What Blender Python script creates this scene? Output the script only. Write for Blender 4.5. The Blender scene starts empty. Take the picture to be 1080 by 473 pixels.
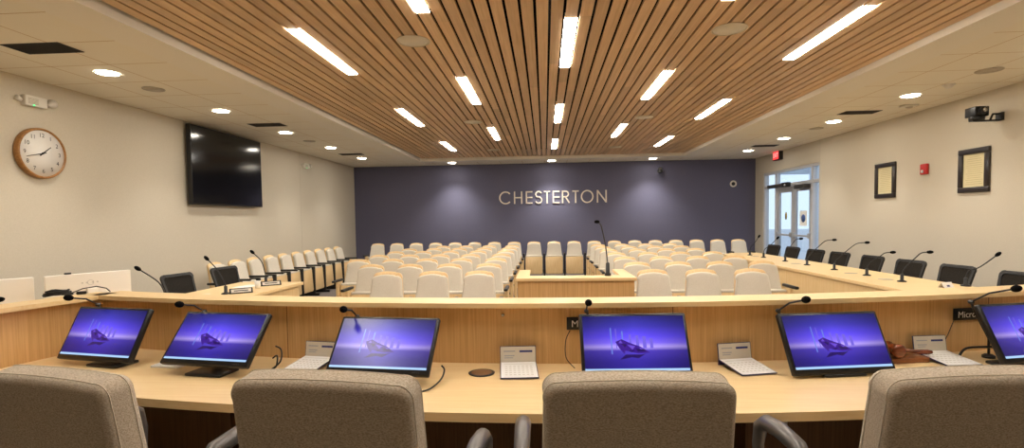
import bpy, bmesh, math, random
from mathutils import Vector, Matrix
random.seed(7)
PI = math.pi
SC = bpy.context.scene
COL = SC.collection

# ------------------------------------------------------------------ materials
def lin(c):
    return tuple(((v/255)/12.92 if v/255 <= .04045 else ((v/255+.055)/1.055)**2.4) for v in c)
MATS = {}
def mat(name, rgb, rough=.6, metal=0., spec=.5, emit=None, estr=0., coat=0.):
    m = bpy.data.materials.new(name); m.use_nodes = True
    b = m.node_tree.nodes['Principled BSDF']
    b.inputs['Base Color'].default_value = (*lin(rgb), 1)
    b.inputs['Roughness'].default_value = rough
    b.inputs['Metallic'].default_value = metal
    b.inputs['Specular IOR Level'].default_value = spec
    if coat: b.inputs['Coat Weight'].default_value = coat; b.inputs['Coat Roughness'].default_value = .06
    if emit:
        b.inputs['Emission Color'].default_value = (*lin(emit), 1)
        b.inputs['Emission Strength'].default_value = estr
    MATS[name] = m
    return m
def nodes(m):
    nt = m.node_tree
    return nt, nt.nodes, nt.links, nt.nodes['Principled BSDF']
def ramp_noise(m, c0, c1, scale=(1, 1, 1), nscale=8, detail=4, rough=.6, bump=0., coord='Object', lo=.35, hi=.65, dist=.0):
    nt, N, L, b = nodes(m)
    tc = N.new('ShaderNodeTexCoord'); mp = N.new('ShaderNodeMapping')
    mp.inputs['Scale'].default_value = scale
    no = N.new('ShaderNodeTexNoise'); no.inputs['Scale'].default_value = nscale; no.inputs['Detail'].default_value = detail
    no.inputs['Roughness'].default_value = rough; no.inputs['Distortion'].default_value = dist
    cr = N.new('ShaderNodeValToRGB')
    cr.color_ramp.elements[0].position = lo; cr.color_ramp.elements[0].color = (*lin(c0), 1)
    cr.color_ramp.elements[1].position = hi; cr.color_ramp.elements[1].color = (*lin(c1), 1)
    L.new(tc.outputs[coord], mp.inputs['Vector']); L.new(mp.outputs[0], no.inputs['Vector'])
    L.new(no.outputs['Fac'], cr.inputs[0]); L.new(cr.outputs[0], b.inputs['Base Color'])
    if bump:
        bp = N.new('ShaderNodeBump'); bp.inputs['Strength'].default_value = bump; bp.inputs['Distance'].default_value = .002
        L.new(no.outputs['Fac'], bp.inputs['Height']); L.new(bp.outputs[0], b.inputs['Normal'])
    return cr, b
# walls and room
m = mat('wall_paint_beige', (196, 182, 160), .75, spec=.25); ramp_noise(m, (205, 196, 177), (210, 201, 183), nscale=70, bump=.05)
m = mat('wall_paint_navy', (98, 97, 118), .7, spec=.25); ramp_noise(m, (94, 93, 114), (102, 101, 122), nscale=40, bump=.05)
mat('gypsum_white', (236, 229, 214), .8, spec=.2)
m = mat('ceiling_tile', (208, 197, 176), .85, spec=.15)
def tile_lines(m, x0, y0, p):
    nt, N, L, b = nodes(m)
    tc = N.new('ShaderNodeTexCoord'); sp = N.new('ShaderNodeSeparateXYZ'); L.new(tc.outputs['Object'], sp.inputs[0])
    outs = []
    for i, off in ((0, x0), (1, y0)):
        a = N.new('ShaderNodeMath'); a.operation = 'SUBTRACT'; a.inputs[1].default_value = off-50*p; L.new(sp.outputs[i], a.inputs[0])
        d = N.new('ShaderNodeMath'); d.operation = 'MODULO'; d.inputs[1].default_value = p; L.new(a.outputs[0], d.inputs[0])
        g = N.new('ShaderNodeMath'); g.operation = 'LESS_THAN'; g.inputs[1].default_value = .010; L.new(d.outputs[0], g.inputs[0])
        outs.append(g)
    mx = N.new('ShaderNodeMath'); mx.operation = 'MAXIMUM'; L.new(outs[0].outputs[0], mx.inputs[0]); L.new(outs[1].outputs[0], mx.inputs[1])
    mix = N.new('ShaderNodeMix'); mix.data_type = 'RGBA'
    mix.inputs['A'].default_value = (*lin((236, 228, 210)), 1); mix.inputs['B'].default_value = (*lin((196, 168, 122)), 1)
    L.new(mx.outputs[0], mix.inputs['Factor']); L.new(mix.outputs['Result'], b.inputs['Base Color'])
tile_lines(m, -3.59, 3.56, .6)
m = mat('slat_wood', (178, 128, 82), .5, spec=.35)
cr, b = ramp_noise(m, (212, 174, 130), (232, 198, 154), scale=(28, .8, 28), nscale=2.2, detail=5, lo=.3, hi=.7)
nt, N, L, b = nodes(m)
geo = N.new('ShaderNodeNewGeometry'); mr = N.new('ShaderNodeMapRange'); mr.inputs['To Min'].default_value = .84; mr.inputs['To Max'].default_value = 1.1
L.new(geo.outputs['Random Per Island'], mr.inputs['Value'])
hs = N.new('ShaderNodeHueSaturation'); L.new(mr.outputs[0], hs.inputs['Value']); L.new(cr.outputs[0], hs.inputs['Color'])
L.new(hs.outputs[0], b.inputs['Base Color'])
mat('plenum_black', (14, 11, 9), .9, spec=.1)
m = mat('carpet_dark', (84, 78, 78), .95, spec=.1); ramp_noise(m, (104, 98, 95), (122, 115, 111), nscale=120, bump=.3)
# woods
m = mat('maple_top', (226, 190, 138), .38, spec=.4); ramp_noise(m, (232, 198, 142), (240, 212, 162), scale=(1.2, 22, 22), nscale=2.5, detail=5, lo=.3, hi=.7)
m = mat('oak_panel', (196, 150, 92), .45, spec=.35); ramp_noise(m, (202, 158, 100), (226, 186, 130), scale=(45, 45, 1.1), nscale=2.4, detail=6, lo=.3, hi=.7)
m = mat('maple_panel', (224, 190, 136), .45, spec=.35); ramp_noise(m, (226, 192, 136), (236, 208, 158), scale=(30, 30, 1.2), nscale=2.2, detail=5, lo=.3, hi=.7)
m = mat('seat_plywood', (226, 194, 142), .4, spec=.4); ramp_noise(m, (220, 186, 132), (232, 202, 152), scale=(24, 24, 1.5), nscale=2.5, lo=.3, hi=.7)
m = mat('dark_oak_side', (120, 82, 48), .55); ramp_noise(m, (106, 72, 42), (132, 94, 56), scale=(45, 45, 1.1), nscale=2.4, lo=.3, hi=.7)
m = mat('gavel_wood', (112, 52, 28), .22, coat=.5); ramp_noise(m, (92, 40, 20), (140, 68, 34), scale=(3, 20, 20), nscale=3)
m = mat('gavel_block_wood', (150, 92, 52), .35); ramp_noise(m, (138, 82, 46), (164, 104, 60), scale=(3, 25, 25), nscale=3)
m = mat('clock_wood', (160, 112, 56), .4); ramp_noise(m, (146, 100, 48), (176, 126, 68), scale=(10, 10, 10), nscale=5)
# fabrics
m = mat('seat_fabric', (206, 196, 178), .95, spec=.1); ramp_noise(m, (210, 202, 186), (224, 217, 203), nscale=160, detail=2, bump=.25)
m = mat('office_fabric', (160, 145, 124), .95, spec=.1); ramp_noise(m, (160, 144, 123), (210, 196, 176), scale=(.7, 1, 1.6), nscale=240, detail=3, bump=.4, lo=.32, hi=.68)
m = mat('seam_thread', (232, 220, 200), .9, spec=.1)
m = mat('black_mesh', (40, 37, 33), .85, spec=.2); ramp_noise(m, (28, 26, 24), (50, 46, 41), nscale=220, detail=1, bump=.4)
# plastics and metals
mat('black_plastic', (20, 19, 19), .4); mat('black_satin', (26, 25, 25), .55); mat('black_foam', (9, 9, 10), .95, spec=.1)
mat('monitor_black', (24, 23, 23), .35); mat('dark_gray', (60, 58, 56), .5)
mat('arm_metal', (104, 100, 97), .36, metal=.5); mat('chrome', (200, 200, 200), .15, metal=1.)
mat('aluminium', (206, 207, 210), .45, metal=.1); mat('alu_shade', (176, 177, 180), .45, metal=.1)
mat('white_plastic', (226, 220, 208), .45); mat('paper_white', (238, 236, 232), .8, spec=.2); mat('paper_cream', (214, 204, 186), .8, spec=.2)
mat('print_gray', (170, 168, 170), .8); mat('print_navy', (60, 66, 120), .8); mat('navy_vinyl', (52, 50, 92), .5)
mat('monitor_white', (238, 232, 220), .4); mat('mark_gray', (206, 200, 190), .4)
mat('grille_dark', (46, 42, 36), .7); mat('grille_beige', (222, 210, 184), .7); mat('grille_gray', (186, 175, 156), .8)
mat('frame_dark', (34, 25, 22), .35, coat=.3); m = mat('document', (214, 202, 160), .7)
mat('document_ink', (186, 172, 128), .8); mat('fire_red', (190, 36, 32), .35); mat('strobe_white', (235, 235, 235), .2)
mat('letter_cream', (232, 222, 206), .45); mat('clock_face', (244, 242, 236), .5, coat=.8); mat('ink_black', (22, 20, 20), .5)
mat('led_green', (60, 200, 120), .4, emit=(60, 220, 130), estr=1.5)
mat('lamp_panel', (255, 250, 240), .5, emit=(255, 248, 237), estr=14.)
mat('down_lamp', (255, 250, 240), .5, emit=(255, 247, 233), estr=16.)
mat('exit_red', (220, 40, 40), .4, emit=(255, 70, 70), estr=.26); mat('exit_letter', (255, 220, 215), .4, emit=(255, 190, 185), estr=.32)
mat('tv_black', (6, 6, 7), .12, spec=.5)
mat('sign_black', (16, 14, 13), .4)
mat('concrete', (190, 192, 196), .9); mat('outside_wall', (205, 210, 216), .8); mat('gold_decal', (150, 130, 50), .5); mat('blue_print', (60, 90, 150), .6)
m = mat('desk_fixture', (200, 196, 188), .5)
# glass
m = bpy.data.materials.new('door_glass'); m.use_nodes = True; MATS['door_glass'] = m
nt = m.node_tree; N = nt.nodes; L = nt.links; N.remove(N['Principled BSDF']); out = N['Material Output']
tr = N.new('ShaderNodeBsdfTransparent'); tr.inputs[0].default_value = (.93, .96, 1, 1); gl = N.new('ShaderNodeBsdfGlossy'); gl.inputs['Roughness'].default_value = .02
mx = N.new('ShaderNodeMixShader'); mx.inputs[0].default_value = .07
L.new(tr.outputs[0], mx.inputs[1]); L.new(gl.outputs[0], mx.inputs[2]); L.new(mx.outputs[0], out.inputs[0])
# lit screen: a picture of a violet horizon (generated coordinates 0..1 across the panel through UV)
def screen_mat():
    m = bpy.data.materials.new('screen_picture'); m.use_nodes = True; MATS['screen_picture'] = m
    nt, N, L, b = nodes(m)
    uv = N.new('ShaderNodeUVMap'); sp = N.new('ShaderNodeSeparateXYZ'); L.new(uv.outputs[0], sp.inputs[0])
    cr = N.new('ShaderNodeValToRGB'); E = cr.color_ramp.elements
    E[0].position = 0; E[0].color = (*lin((36, 26, 120)), 1); E[1].position = 1; E[1].color = (*lin((30, 32, 104)), 1)
    for p, c in ((.18, (44, 32, 136)), (.36, (70, 54, 170)), (.43, (170, 150, 238)), (.50, (118, 96, 236)), (.62, (84, 66, 220)), (.80, (54, 48, 160))):
        e = E.new(p); e.color = (*lin(c), 1)
    L.new(sp.outputs[1], cr.inputs[0])
    # falls off towards the sides
    d = N.new('ShaderNodeMath'); d.operation = 'SUBTRACT'; d.inputs[1].default_value = .5; L.new(sp.outputs[0], d.inputs[0])
    a = N.new('ShaderNodeMath'); a.operation = 'ABSOLUTE'; L.new(d.outputs[0], a.inputs[0])
    mr = N.new('ShaderNodeMapRange'); mr.inputs['From Max'].default_value = .5; mr.inputs['To Min'].default_value = 1.3; mr.inputs['To Max'].default_value = .5
    L.new(a.outputs[0], mr.inputs['Value'])
    mul = N.new('ShaderNodeMath'); mul.operation = 'MULTIPLY'; mul.inputs[1].default_value = .33; L.new(mr.outputs[0], mul.inputs[0])
    b.inputs['Base Color'].default_value = (.004, .004, .005, 1); b.inputs['Roughness'].default_value = .27; b.inputs['Specular IOR Level'].default_value = .5
    L.new(cr.outputs[0], b.inputs['Emission Color']); L.new(mul.outputs[0], b.inputs['Emission Strength'])
screen_mat()
mat('screen_taskbar', (4, 4, 5), .25, emit=(165, 200, 240), estr=.3)
mat('screen_crystal', (4, 4, 5), .25, emit=(58, 26, 136), estr=.3)
mat('screen_crystal_dark', (4, 4, 5), .25, emit=(36, 18, 92), estr=.3)
mat('screen_crystal_light', (4, 4, 5), .25, emit=(104, 74, 200), estr=.3)
mat('screen_bar', (4, 4, 5), .25, emit=(126, 108, 236), estr=.24)
mat('screen_bar_light', (4, 4, 5), .25, emit=(116, 140, 236), estr=.24)

# ------------------------------------------------------------------ mesh builder
class MB:
    def __init__(s): s.v = []; s.f = []; s.mi = []; s.sm = []; s.uv = {}
    def add(s, vs, fs, mi=0, smooth=False, M=None):
        b = len(s.v)
        s.v += [tuple(M @ Vector(p)) if M is not None else tuple(p) for p in vs]
        for f in fs: s.f.append(tuple(b+i for i in f)); s.mi.append(mi); s.sm.append(smooth)
        return s
    def box(s, lo, hi, mi=0, M=None):
        x0, y0, z0 = lo; x1, y1, z1 = hi
        return s.add([(x0,y0,z0),(x1,y0,z0),(x1,y1,z0),(x0,y1,z0),(x0,y0,z1),(x1,y0,z1),(x1,y1,z1),(x0,y1,z1)],
                     [(3,2,1,0),(4,5,6,7),(0,1,5,4),(1,2,6,5),(2,3,7,6),(3,0,4,7)], mi, False, M)
    def cbox(s, c, d, mi=0, M=None):
        return s.box([c[i]-d[i]/2 for i in range(3)], [c[i]+d[i]/2 for i in range(3)], mi, M)
    def rbox(s, lo, hi, r=.01, seg=2, mi=0, M=None, smooth=True):
        bm = bmesh.new(); bmesh.ops.create_cube(bm, size=1)
        for v in bm.verts: v.co = Vector([lo[i]+(v.co[i]+.5)*(hi[i]-lo[i]) for i in range(3)])
        bmesh.ops.bevel(bm, geom=bm.edges[:], offset=r, segments=seg, profile=.5, affect='EDGES')
        return s.frombm(bm, mi, smooth, M)
    def frombm(s, bm, mi=0, smooth=False, M=None):
        bm.verts.index_update()
        vs = [v.co.copy() for v in bm.verts]; fs = [[v.index for v in f.verts] for f in bm.faces]
        bm.free(); return s.add(vs, fs, mi, smooth, M)
    def prism(s, poly, h0, h1, mi=0, M=None, bevel=0., seg=2, smooth=False):
        """poly counter-clockwise in XY, extruded from z=h0 to z=h1"""
        bm = bmesh.new(); n = len(poly)
        a = [bm.verts.new((p[0], p[1], h0)) for p in poly]; b = [bm.verts.new((p[0], p[1], h1)) for p in poly]
        bm.faces.new(a[::-1]); bm.faces.new(b)
        for i in range(n): bm.faces.new((a[i], a[(i+1) % n], b[(i+1) % n], b[i]))
        if bevel:
            rim = [e for e in bm.edges if abs(e.verts[0].co.z-e.verts[1].co.z) < 1e-6]
            bmesh.ops.bevel(bm, geom=rim, offset=bevel, segments=seg, profile=.5, affect='EDGES')
        return s.frombm(bm, mi, smooth, M)
    def tube(s, pts, r, n=10, mi=0, M=None, cap=True):
        pts = [Vector(p) for p in pts]; k = len(pts)
        rs = r if isinstance(r, (list, tuple)) else [r]*k
        vs = []; fs = []; up = None
        for i, p in enumerate(pts):
            t = (pts[min(i+1, k-1)]-pts[max(i-1, 0)]).normalized()
            if up is None: up = Vector((0, 0, 1)) if abs(t.z) < .9 else Vector((1, 0, 0))
            a = t.cross(up).normalized(); b = a.cross(t).normalized(); up = b
            vs += [p+(a*math.cos(2*PI*j/n)+b*math.sin(2*PI*j/n))*rs[i] for j in range(n)]
        for i in range(k-1):
            for j in range(n): fs.append((i*n+j, i*n+(j+1) % n, (i+1)*n+(j+1) % n, (i+1)*n+j))
        s.add(vs, fs, mi, True, M)
        if cap: s.add(vs[:n], [tuple(range(n))[::-1]], mi, False, M); s.add(vs[-n:], [tuple(range(n))], mi, False, M)
        return s
    def lathe(s, prof, n=24, mi=0, M=None, smooth=True):
        """prof (r, z) from bottom to top, about Z"""
        vs = []; fs = []; k = len(prof)
        for r, z in prof: vs += [(r*math.cos(2*PI*j/n), r*math.sin(2*PI*j/n), z) for j in range(n)]
        for i in range(k-1):
            for j in range(n): fs.append((i*n+j, i*n+(j+1) % n, (i+1)*n+(j+1) % n, (i+1)*n+j))
        fs.append(tuple(range(n))[::-1]); fs.append(tuple((k-1)*n+j for j in range(n)))
        return s.add(vs, fs, mi, smooth, M)
    def ball(s, c, r, mi=0, M=None, u=14, v=10):
        rr = r if isinstance(r, (list, tuple)) else (r, r, r)
        bm = bmesh.new(); bmesh.ops.create_uvsphere(bm, u_segments=u, v_segments=v, radius=1)
        for q in bm.verts: q.co = Vector([c[i]+q.co[i]*rr[i] for i in range(3)])
        return s.frombm(bm, mi, True, M)
    def quad(s, a, b, c, d, mi=0, M=None, uv=False):
        s.add([a, b, c, d], [(0, 1, 2, 3)], mi, False, M)
        if uv: s.uv[len(s.f)-1] = ((0, 0), (1, 0), (1, 1), (0, 1))
        return s
    def text(s, body, size, c=(0, 0, 0), mi=0, M=None, depth=.0, wide=None):
        cu = bpy.data.curves.new('lettering_source', 'FONT'); cu.body = body; cu.size = size; cu.extrude = depth
        cu.align_x = 'CENTER'; cu.align_y = 'CENTER'; cu.resolution_u = 3
        o = bpy.data.objects.new('lettering_source', cu); me = bpy.data.meshes.new_from_object(o)
        k = 1.
        if wide: xs = [v.co.x for v in me.vertices]; k = wide/(max(xs)-min(xs))
        s.add([(v.co.x*k+c[0], v.co.y+c[1], v.co.z+c[2]) for v in me.vertices], [tuple(p.vertices) for p in me.polygons], mi, False, M)
        bpy.data.objects.remove(o); bpy.data.curves.remove(cu); bpy.data.meshes.remove(me)
        return s
    def build(s, name, mats, parent=None, loc=(0, 0, 0), rotz=0.):
        me = bpy.data.meshes.new(name); me.from_pydata(s.v, [], s.f)
        for k in (mats if isinstance(mats, (list, tuple)) else [mats]): me.materials.append(MATS[k])
        me.polygons.foreach_set('material_index', s.mi); me.polygons.foreach_set('use_smooth', s.sm)
        if s.uv:
            ul = me.uv_layers.new(name='UVMap')
            for fi, co in s.uv.items():
                for li, q in zip(me.polygons[fi].loop_indices, co): ul.data[li].uv = q
        me.update()
        o = bpy.data.objects.new(name, me); COL.objects.link(o)
        o.location = loc; o.rotation_euler = (0, 0, rotz)
        if parent is not None: o.parent = parent
        return o
def tag(o, label, cat, group=None):
    o['label'] = label; o['category'] = cat
    if group: o['group'] = group
    return o
def thing(name, label, cat, loc=(0, 0, 0), rotz=0., group=None):
    o = bpy.data.objects.new(name, None); COL.objects.link(o); o.location = loc; o.rotation_euler = (0, 0, rotz)
    o.empty_display_size = .1
    return tag(o, label, cat, group)
def struct(o): o['kind'] = 'structure'; return o
def copy_tree(o, parent=None):
    c = o.copy(); COL.objects.link(c)
    if parent is not None: c.parent = parent
    for ch in list(o.children): copy_tree(ch, c)
    return c
T = Matrix.Translation
def RX(a): return Matrix.Rotation(a, 4, 'X')
def RY(a): return Matrix.Rotation(a, 4, 'Y')
def RZ(a): return Matrix.Rotation(a, 4, 'Z')
ORD = ['first', 'second', 'third', 'fourth', 'fifth', 'sixth', 'seventh', 'eighth', 'ninth', 'tenth', 'eleventh', 'twelfth']
def rounded(w_b, w_t, h, r_b, r_t, n=6, dome=0.):
    """outline in XY (counter-clockwise), base at y=0, centred on x; widths at base and top, corner radii, crowned top"""
    pts = []
    def arc(cx, cy, r, a0, a1):
        for i in range(n+3):
            a = math.radians(a0+(a1-a0)*i/n); pts.append((cx+r*math.cos(a), cy+r*math.sin(a)))
    arc(w_b/2-r_b, r_b, r_b, -90, 0); arc(w_t/2-r_t, h-r_t-dome, r_t, 0, 80)
    if dome:
        for i in range(1, 8):
            x = (w_t/2-r_t)*(1-2*i/8); pts.append((x, h-dome*(x/(w_t/2-r_t))**2))
    arc(-w_t/2+r_t, h-r_t-dome, r_t, 100, 180); arc(-w_b/2+r_b, r_b, r_b, 180, 270)
    return pts

def pad(b, w_b, w_t, h, r_b, r_t, dome, z0, z1, e, seg=4, mi=0, M=None, n=6, puff=0.):
    """cushion: rounded outline between z0 and z1 with edges rounded by e; puff swells the two faces"""
    rings = []
    steps = [(e*(1-math.cos(PI/2*i/seg)), z1-e+e*math.sin(PI/2*i/seg)) for i in range(seg+1)]
    low = [(d, z0+z1-z) for d, z in steps]
    seq = low[::-1]+steps
    fill = [(e+(min(w_t, h)*.5-e)*q, z1+puff*(1-(1-q)**2)) for q in (.12, .35, .65)]
    seq = [(d, z0+z1-z) for d, z in fill[::-1]]+seq+fill
    for d, z in seq:
        rb, rt = max(r_b-d, .002), max(r_t-d, .002)
        rings.append([(x, y+d, z) for x, y in rounded(max(w_b-2*d, .01), max(w_t-2*d, .01), max(h-2*d, .01), rb, rt, n, max(dome*(1-d/(h*.5)), .0005))])
    m = len(rings[0]); vs = [p for q in rings for p in q]; fs = []
    for i in range(len(rings)-1):
        for j in range(m): fs.append((i*m+j, i*m+(j+1) % m, (i+1)*m+(j+1) % m, (i+1)*m+j))
    fs.append(tuple(range(m))[::-1]); fs.append(tuple((len(rings)-1)*m+j for j in range(m)))
    return b.add(vs, fs, mi, True, M)

# ------------------------------------------------------------------ room
XL, XR, YB, YF, ZC, ZS = -5.39, 5.70, 14.3, -1.6, 3.06, 3.125
TX0, TX1, TY0, TY1 = -3.22, 3.52, -.6, 13.2          # opening of the ceiling for the slats
struct(MB().box((XL-.2, YF-.2, -.1), (XR+.2, YB+.2, 0)).build('floor', 'carpet_dark'))
struct(MB().box((XL-.15, YF-.15, 0), (XL, YB+.15, 3.4)).build('wall_left', 'wall_paint_beige'))
struct(MB().box((XL, YB, 0), (XR, YB+.15, 3.4)).build('wall_back', 'wall_paint_navy'))
struct(MB().box((XL, YF-.15, 0), (XR, YF, 3.4)).build('wall_front', 'wall_paint_beige'))
DY0, DY1, DZ = 11.06, 13.81, 2.61
b = MB(); b.box((XR, YF-.15, 0), (XR+.15, DY0, 3.4)); b.box((XR, DY1, 0), (XR+.15, YB+.15, 3.4)); b.box((XR, DY0, DZ), (XR+.15, DY1, 3.4))
struct(b.build('wall_right', 'wall_paint_beige'))
b = MB()
for lo, hi in (((XL, YF, ZC), (TX0, YB, ZC+.03)), ((TX1, YF, ZC), (XR, YB, ZC+.03)), ((TX0, TY1, ZC), (TX1, YB, ZC+.03)), ((TX0, YF, ZC), (TX1, TY0, ZC+.03))): b.box(lo, hi)
struct(b.build('ceiling', 'ceiling_tile'))
b = MB(); q = .37; e = .004                          # plain plaster border round the slats, with its upstand
b.box((TX0-q, TY0-q, ZC-e), (TX0, TY1+q, ZC+.001)); b.box((TX1, TY0-q, ZC-e), (TX1+q, TY1+q, ZC+.001))
b.box((TX0, TY1, ZC-e), (TX1, TY1+q, ZC+.001)); b.box((TX0, TY0-q, ZC-e), (TX1, TY0, ZC+.001))
b.box((TX0-.03, TY0, ZC-.0035), (TX0+.002, TY1, 3.3)); b.box((TX1-.002, TY0, ZC-.0035), (TX1+.03, TY1, 3.3)); b.box((TX0, TY1-.002, ZC-.0035), (TX1, TY1+.03, 3.3)); b.box((TX0, TY0-.03, ZC-.0035), (TX1, TY0+.002, 3.3))
struct(b.build('trim_1', 'gypsum_white'))
struct(MB().box((TX0-.03, TY0-.03, 3.3), (TX1+.03, TY1+.03, 3.36)).build('ceiling_plenum', 'plenum_black'))
b = MB(); P = .1157; n = int((TX1-TX0-.01)/P); X0 = .232-P*29.5+.0105-P/2*0
STRIPX = [.232+(k-2)*10*P for k in range(5)]
STRIPS = []
for k, x in enumerate(STRIPX):
    for y in ((1.1, 4.25, 7.38, 10.55) if k % 2 == 0 else (2.68, 5.86, 9.05)): STRIPS.append((k, x, y, y+1.32))
for i in range(n+3):
    w = P-.023; x = .232-w/2+(i-29)*P
    xr = min(x+w, TX1-.003); x = max(x, TX0+.003); w = xr-x
    if w < .015: continue
    y = TY0+.01; j = (i*.73) % 2.4
    cuts = [y]
    while y < TY1-.02:
        y = min(y+(j if len(cuts) == 1 and j > .3 else 2.4), TY1-.01); cuts.append(y)
    for a, c in zip(cuts, cuts[1:]):
        spans = [(a+.001, c-.001)]
        for (k, sx, s0, s1) in STRIPS:                # lamps sit between the slats
            if x < sx+.03 and x+w > sx-.03:
                new = []
                for (u, v) in spans:
                    if s1+.012 <= u or s0-.012 >= v: new.append((u, v)); continue
                    if s0-.012 > u: new.append((u, s0-.012))
                    if s1+.012 < v: new.append((s1+.012, v))
                spans = new
        for (u, v) in spans:
            if v-u > .01: b.box((x, u, ZS), (x+w, v, ZS+.02))
struct(b.build('ceiling_slats', 'slat_wood'))
# subtle joints in the long walls
struct(MB().box((XL-.001, 11.05, 0), (XL+.0015, 11.058, ZC)).build('trim_2', 'grille_gray'))
struct(MB().box((XR-.0015, DY0-.012, 0), (XR+.001, DY0-.004, ZC)).build('trim_3', 'grille_gray'))
struct(MB().box((XL, YF, 0), (XL+.012, YB, .1)).build('baseboard_left', 'dark_gray'))
b = MB(); b.box((XR-.012, YF, 0), (XR, DY0-.02, .1)); b.box((XR-.012, DY1+.02, 0), (XR, YB, .1))
struct(b.build('baseboard_right', 'dark_gray'))
struct(MB().box((XL+.012, YB-.012, 0), (XR-.012, YB, .1)).build('baseboard_back', 'dark_gray'))

# ------------------------------------------------------------------ ceiling lamps, vents, speakers
ROWN = ['row by the television wall', 'second row from the television wall', 'middle row', 'second row from the door wall', 'row by the door wall']
seen = {}
for (k, x, y0, y1) in STRIPS:
    i = seen.get(k, 0); seen[k] = i+1
    t = thing('linear_ceiling_light', '%s long white slot light in the slats, %s' % (ORD[i].capitalize(), ROWN[k]), 'light', (x, (y0+y1)/2, ZS), 0, 'slot lights in the slat ceiling')
    h = (y1-y0)/2
    MB().rbox((-.0515, -h-.001, -.006), (.0515, h+.001, .006), .003, 1).build('diffuser', 'lamp_panel', t)
    f = MB(); f.box((-.05, -h, .0065), (.05, h, .05))
    f.build('housing', 'white_plastic', t)
def downlight(x, y, label, spot=False):
    t = thing('downlight', label, 'light', (x, y, ZC), 0, 'round recessed downlights')
    MB().lathe([(.098, -.006), (.098, -.0015)], 28).build('lens', 'down_lamp', t)
    r = MB(); n = 28
    for (r0, r1, z0, z1) in ((.0985, .112, -.008, -.0045),):
        vs = []
        for r_, z_ in ((r0, z0), (r1, z0), (r1, z1), (r0, z1)): vs += [(r_*math.cos(2*PI*j/n), r_*math.sin(2*PI*j/n), z_) for j in range(n)]
        fs = [(a*n+j, a*n+(j+1) % n, ((a+1) % 4)*n+(j+1) % n, ((a+1) % 4)*n+j) for a in range(4) for j in range(n)]
        r.add(vs, [f[::-1] for f in fs], 0, True)
    r.build('trim_ring', 'white_plastic', t)
    l = bpy.data.lights.new('downlight_beam', 'SPOT'); l.energy = 55 if spot else 22; l.spot_size = math.radians(105); l.spot_blend = .9; l.shadow_soft_size = .07; l.color = (1, .95, .87)
    lo = bpy.data.objects.new('downlight_beam', l); COL.objects.link(lo); lo.parent = t; lo.location = (0, 0, -.03)
for i, y in enumerate((3.2, 5.02, 6.85, 8.62, 10.48, 12.3)):
    downlight(-4.43, y, 'round downlight in the tiles beside the television wall, %s from the navy wall' % ORD[5-i])
for i, y in enumerate((1.75, 3.55, 5.35, 7.15, 8.95, 10.72, 12.55)):
    downlight(4.83, y, 'round downlight in the tiles beside the door wall, %s from the navy wall' % ORD[6-i])
for x, w in ((-2.47, 'on the television side'), (.2, 'above the sign'), (2.85, 'on the door side')):
    downlight(x, 13.72, 'round downlight close to the navy wall, %s' % w, True)
def vent(x, y, label):
    t = thing('ceiling_vent', label, 'vent', (x, y, ZC), 0, 'dark slot vents in the ceiling')
    f = MB(); w, d = .25, .115
    f.box((-w-.012, -d-.012, -.006), (w+.012, -d, -.0005)); f.box((-w-.012, d, -.006), (w+.012, d+.012, -.0005)); f.box((-w-.012, -d, -.006), (-w, d, -.0005)); f.box((w, -d, -.006), (w+.012, d, -.0005))
    f.build('frame', 'grille_dark', t)
    g = MB(); g.box((-w, -d, -.002), (w, d, -.0008))
    for i in range(12):
        yy = -d+(i+.5)*2*d/12; g.box((-w, yy-.003, -.006), (w, yy+.003, -.0015))
    g.build('grille', 'grille_dark', t)
vent(-4.35, 4.27, 'dark slot vent in the tiles above the wall clock'); vent(-4.35, 7.9, 'dark slot vent in the tiles above the television')
vent(-4.40, 11.55, 'dark slot vent near the navy wall, television side'); vent(4.80, 8.2, 'dark slot vent in the tiles above the framed documents'); vent(4.88, 11.75, 'dark slot vent in the tiles beside the exit sign')
def speaker(x, y, z, label, m, r):
    t = thing('ceiling_speaker', label, 'speaker', (x, y, z), 0, 'round ceiling speakers')
    MB().lathe([(r-.012, -.004), (r-.012, -.0015)], 32).build('grille', m, t)
    MB().lathe([(r-.004, -.007), (r, -.004), (r, 0)], 32).build('rim', m, t) if False else None
    rr = MB(); rr.tube([((r-.006)*math.cos(2*PI*j/32), (r-.006)*math.sin(2*PI*j/32), -.003) for j in range(33)], .005, 6); rr.build('rim', m, t)
for x, sd in ((-1.16, 'television side'), (1.615, 'door side')):
    for y, w in ((4.62, 'nearest row of lamps'), (8.45, 'middle of the room'), (11.85, 'navy wall end')):
        speaker(x, y, ZS-.001, 'round beige speaker in the wood slats, %s, %s' % (sd, w), 'grille_beige', .15)
speaker(-4.45, 5.66, ZC-.001, 'gray round speaker in the tiles just past the clock', 'grille_gray', .115); speaker(-4.45, 9.55, ZC-.001, 'gray round speaker in the tiles past the television', 'grille_gray', .115)
speaker(4.87, 6.0, ZC-.001, 'gray round speaker in the tiles above the wall camera', 'grille_gray', .125); speaker(4.875, 9.58, ZC-.001, 'gray round speaker in the tiles before the glass doors', 'grille_gray', .115)
t = thing('smoke_detector', 'small white dome detector in the tiles near the gray speaker', 'detector', (4.9, 6.6, ZC))
MB().lathe([(.02, -.045), (.04, -.035), (.05, -.012), (.05, 0)], 20).build('body', 'white_plastic', t); MB().lathe([(.065, -.01), (.065, 0)], 20).build('base', 'white_plastic', t)
t = thing('ceiling_sensor', 'white boxy sensor on the tiles above the red strobe', 'sensor', (5.22, 7.75, ZC))
MB().rbox((-.1, -.06, -.03), (.1, .06, 0), .01).build('body', 'white_plastic', t); MB().ball((0, 0, -.03), (.045, .045, .018)).build('lens', 'grille_gray', t)

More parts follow.
